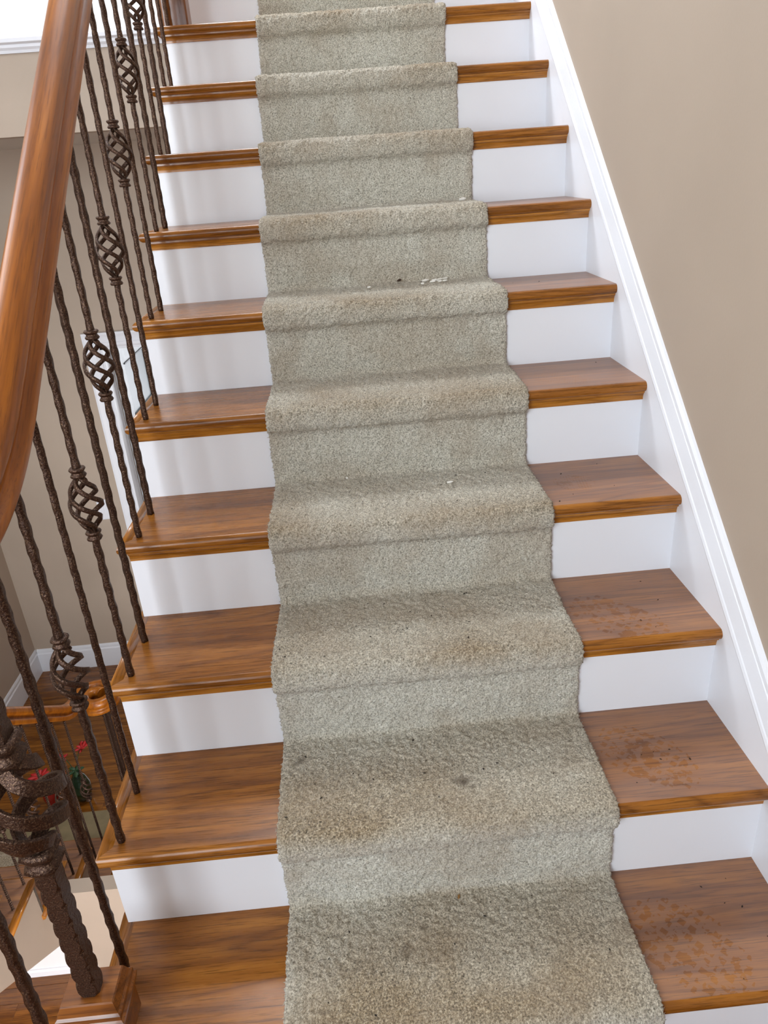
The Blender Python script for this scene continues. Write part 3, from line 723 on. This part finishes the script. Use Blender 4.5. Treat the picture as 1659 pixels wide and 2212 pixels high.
# ------------------------------------------------------------------ lower hall floor: oak boards
fl = struct('floor', MB().box(XW-0.05, 0.0, -2.1, YB+0.12, FLOOR-0.12, FLOOR-0.006), OAK_L, 'oak strip floor of the lower hall', 'floor')
BW = 0.083
lens = [0.9, 1.3, 1.7]
def board(l): 
    e = 0.0009
    return MB().rings([[(0.0, 0.0, -0.012), (l-0.001, 0.0, -0.012), (l-0.001, BW-0.001, -0.012), (0.0, BW-0.001, -0.012)], [(0.0, 0.0, -e), (l-0.001, 0.0, -e), (l-0.001, BW-0.001, -e), (0.0, BW-0.001, -e)],
        [(e, e, 0), (l-0.001-e, e, 0), (l-0.001-e, BW-0.001-e, 0), (e, BW-0.001-e, 0)]], False).mesh('floor_board', OAK_F)
mbd = [board(l) for l in lens]
y_ = 0.5; i = 0
while y_ < YB-BW*0.4:
    x_ = XW-0.7*rng.random()-0.05
    while x_ < -1.1:
        j = int(rng.integers(0, 3))
        if x_+lens[j] > XW+0.02:
            obj('floor_board', mbd[j], fl, (x_, y_, FLOOR))
        x_ += lens[j]
    y_ += BW; i += 1

# mat at the foot of the lower flight
mt = MB(); mt.rings([[(-3.5, 2.56, FLOOR+0.001), (-2.52, 2.56, FLOOR+0.001), (-2.52, 2.89, FLOOR+0.001), (-3.5, 2.89, FLOOR+0.001)], [(-3.5, 2.56, FLOOR+0.009), (-2.52, 2.56, FLOOR+0.009), (-2.52, 2.89, FLOOR+0.009), (-3.5, 2.89, FLOOR+0.009)],
    [(-3.495, 2.565, FLOOR+0.012), (-2.525, 2.565, FLOOR+0.012), (-2.525, 2.885, FLOOR+0.012), (-3.495, 2.885, FLOOR+0.012)]], False)
tag(obj('floor_mat', mt.mesh('floor_mat', plain('khaki_weave', (126, 112, 82), 0.9))), 'pale khaki mat on the hall floor at the foot of the lower flight', 'mat')

# flower ornaments standing on the hall floor
GREEN = plain('dark_green_glaze', (22, 52, 30), 0.15, coat=0.6); REDP = plain('red_petal', (178, 26, 26), 0.5); LEAF = plain('leaf_green', (38, 70, 36), 0.55); REDG = plain('red_glaze', (150, 22, 20), 0.2, coat=0.5)
def petal_cluster(n, r, seed):
    mb = MB(); rr = random.Random(seed)
    for k in range(n):
        a_ = 2*math.pi*k/n+rr.random()*0.3; el = 0.2+0.5*rr.random(); d = Vector((math.cos(a_)*math.cos(el), math.sin(a_)*math.cos(el), math.sin(el))); s_ = d.cross(Vector((0, 0, 1))).normalized(); u_ = s_.cross(d)
        L_ = r*(0.8+0.4*rr.random())
        P_ = []
        for t, w in ((0, .05), (.3, .22), (.6, .28), (.85, .16), (1, .0)):
            c_ = d*L_*t+Vector((0, 0, -0.25*r*t*t)); P_.append([c_-s_*w*L_, c_+u_*0.05*L_, c_+s_*w*L_, c_-u_*0.012*L_])
        mb.rings(P_, True)
    return mb
def vase(name, loc, s, gm, label, blooms, seed):
    v = empty(name, loc); tag(v, label, 'vase')
    obj('vase_body', MB().lathe([(0.0, 0), (0.035*s, 0), (0.055*s, 0.03*s), (0.068*s, 0.09*s), (0.066*s, 0.15*s), (0.045*s, 0.21*s), (0.026*s, 0.245*s), (0.03*s, 0.26*s), (0.022*s, 0.258*s), (0.0, 0.2*s)], 28).mesh('vase_body', gm), v)
    for i, (bx_, by_, bz_, br) in enumerate(blooms):
        obj('flower', petal_cluster(7, br, seed+i).mesh('flower', REDP), v, (bx_, by_, bz_))
        st = MB(); p0 = Vector((0, 0, 0.2*s)); p1 = Vector((bx_, by_, bz_)); R = []
        for t in np.linspace(0, 1, 6):
            p = p0.lerp(p1, t)+Vector((0, 0, 0.06*math.sin(math.pi*t))); R.append([p+Vector((0.003*math.cos(q), 0.003*math.sin(q), 0)) for q in (0, 2.1, 4.2)])
        obj('stem', st.rings(R, True).mesh('stem', LEAF), v)
    obj('leaf', petal_cluster(5, 0.07*s, seed+9).mesh('leaf', LEAF), v, (0, 0, 0.26*s))
vase('flower_vase', (-2.80, 3.02, FLOOR), 0.95, GREEN, 'dark green vase with red flowers on the hall floor', [(0.02, 0.12, 0.33, 0.055), (-0.10, 0.06, 0.31, 0.05), (-0.11, -0.01, 0.24, 0.045)], 5)
vase('flower_vase', (-3.00, 3.00, FLOOR), 0.75, REDG, 'round red vase with green leaves on the hall floor', [(-0.03, 0.0, 0.24, 0.075), (0.07, 0.02, 0.21, 0.06)], 25)

# ------------------------------------------------------------------ litter on the carpet
CHIP = plain('white_paint_flake', (238, 238, 232), 0.6); BARK = plain('brown_bark', (62, 42, 28), 0.8); TANB = plain('tan_husk', (150, 110, 60), 0.8)
def chip(name, x, y, z, l, w, ang, mat, label, cat, group, thick=0.0018, tilt=0.45):
    r = random.Random(int(x*1e4)+int(y*1e4)); n = 5; pts = []
    for i in range(n):
        a_ = 2*math.pi*i/n; q = 0.7+0.5*r.random(); pts.append((l/2*q*math.cos(a_), w/2*q*math.sin(a_)))
    mb = MB().prism(pts, lambda p, t: (p[0], p[1], t+0.12*p[0]), 0, thick)
    o = obj(name, mb.mesh(name, mat), None, (x, y, z), (tilt, 0.05, ang)); return tag(o, label, cat, group)
Z5 = 5*RISE+CT+0.005; G = 'paint flakes on the sixth carpeted step'
labs = ['white paint flake at the left end of the heap', 'white flake at the back of the heap, second from its left end', 'white flake at the back of the heap near its middle',
        'long white flake at the right end of the heap', 'white flake at the front left of the heap', 'white flake at the front middle of the heap', 'small white flake at the front right of the heap', 'small white flake in the centre of the heap']
for (x, y, l, w, a_), lb_ in zip(((-0.513, 1.530, .022, .010, .1), (-0.485, 1.522, .020, .009, -.2), (-0.468, 1.532, .018, .008, .3), (-0.450, 1.540, .020, .007, .1), (-0.494, 1.497, .018, .008, -.4), (-0.474, 1.487, .016, .008, .5), (-0.458, 1.494, .014, .007, 0), (-0.478, 1.508, .014, .007, .9)), labs):
    chip('paint_flake', x, y, Z5, l, w, a_, CHIP, lb_, 'paint flake', G)
chip('paint_flake', -0.528, 1.470, Z5, .011, .009, 0.3, CHIP, 'round cream flake just in front of the flake heap', 'paint flake', None)
chip('paint_flake', -0.687, 1.482, Z5, .012, .006, 0.0, CHIP, 'single white flake left of the flake heap on the same step', 'paint flake', None)
chip('paint_flake', -0.36, 1.74, 6*RISE+CT+0.0045, .024, .012, 0.1, CHIP, 'white paint flake at the back of the step above the flake heap', 'paint flake', None, thick=0.004)
chip('paint_flake', -0.536, 0.942, 3*RISE+CT+0.0045, .017, .007, 0.15, CHIP, 'white paint flake on the fourth carpeted step', 'paint flake', None)
chip('paint_flake', -0.80, 1.031, 3*RISE+CT+0.0045, .007, .007, 0.15, CHIP, 'tiny white crumb near the left edge of the fourth carpeted step', 'paint flake', None)
chip('bark_sliver', -0.592, 1.545, Z5+0.003, .022, .007, 1.0, BARK, 'dark bark sliver left of the paint flake heap', 'bark', None, thick=0.004, tilt=0.5)
chip('husk', -0.64, 0.245, CT+0.002, .012, .005, 1.4, TANB, 'small tan husk on the lowest carpeted tread', 'husk', None, thick=0.003)
# countless dark crumbs
mb = MB(); r = random.Random(3)
for i in range(190):
    k = r.choice([0, 0, 1, 1, 1, 2, 2, 2, 3, 3, 3, 4, 5]); x = -0.98+0.65*r.random(); y = k*RUN+0.02+0.22*r.random(); z = k*RISE+CT+0.0015
    if r.random() < 0.12: x = -0.28*r.random()-0.01; z = k*RISE+0.0006
    l = 0.0016+0.003*r.random()**2; a_ = r.random()*6.28; w = l*0.45
    c, s_ = math.cos(a_), math.sin(a_)
    P_ = [(x+c*l, y+s_*l), (x-s_*w, y+c*w), (x-c*l, y-s_*l), (x+s_*w, y-c*w)]
    mb.add([(p[0], p[1], z) for p in P_]+[(x, y, z+0.0015)], [(0, 1, 4), (1, 2, 4), (2, 3, 4), (3, 0, 4), (3, 2, 1, 0)])
tag(obj('crumbs', mb.mesh('crumbs', plain('dark_crumb', (34, 26, 18), 0.9))), 'dark crumbs of dirt scattered over the carpet and treads', 'dirt', kind='stuff')
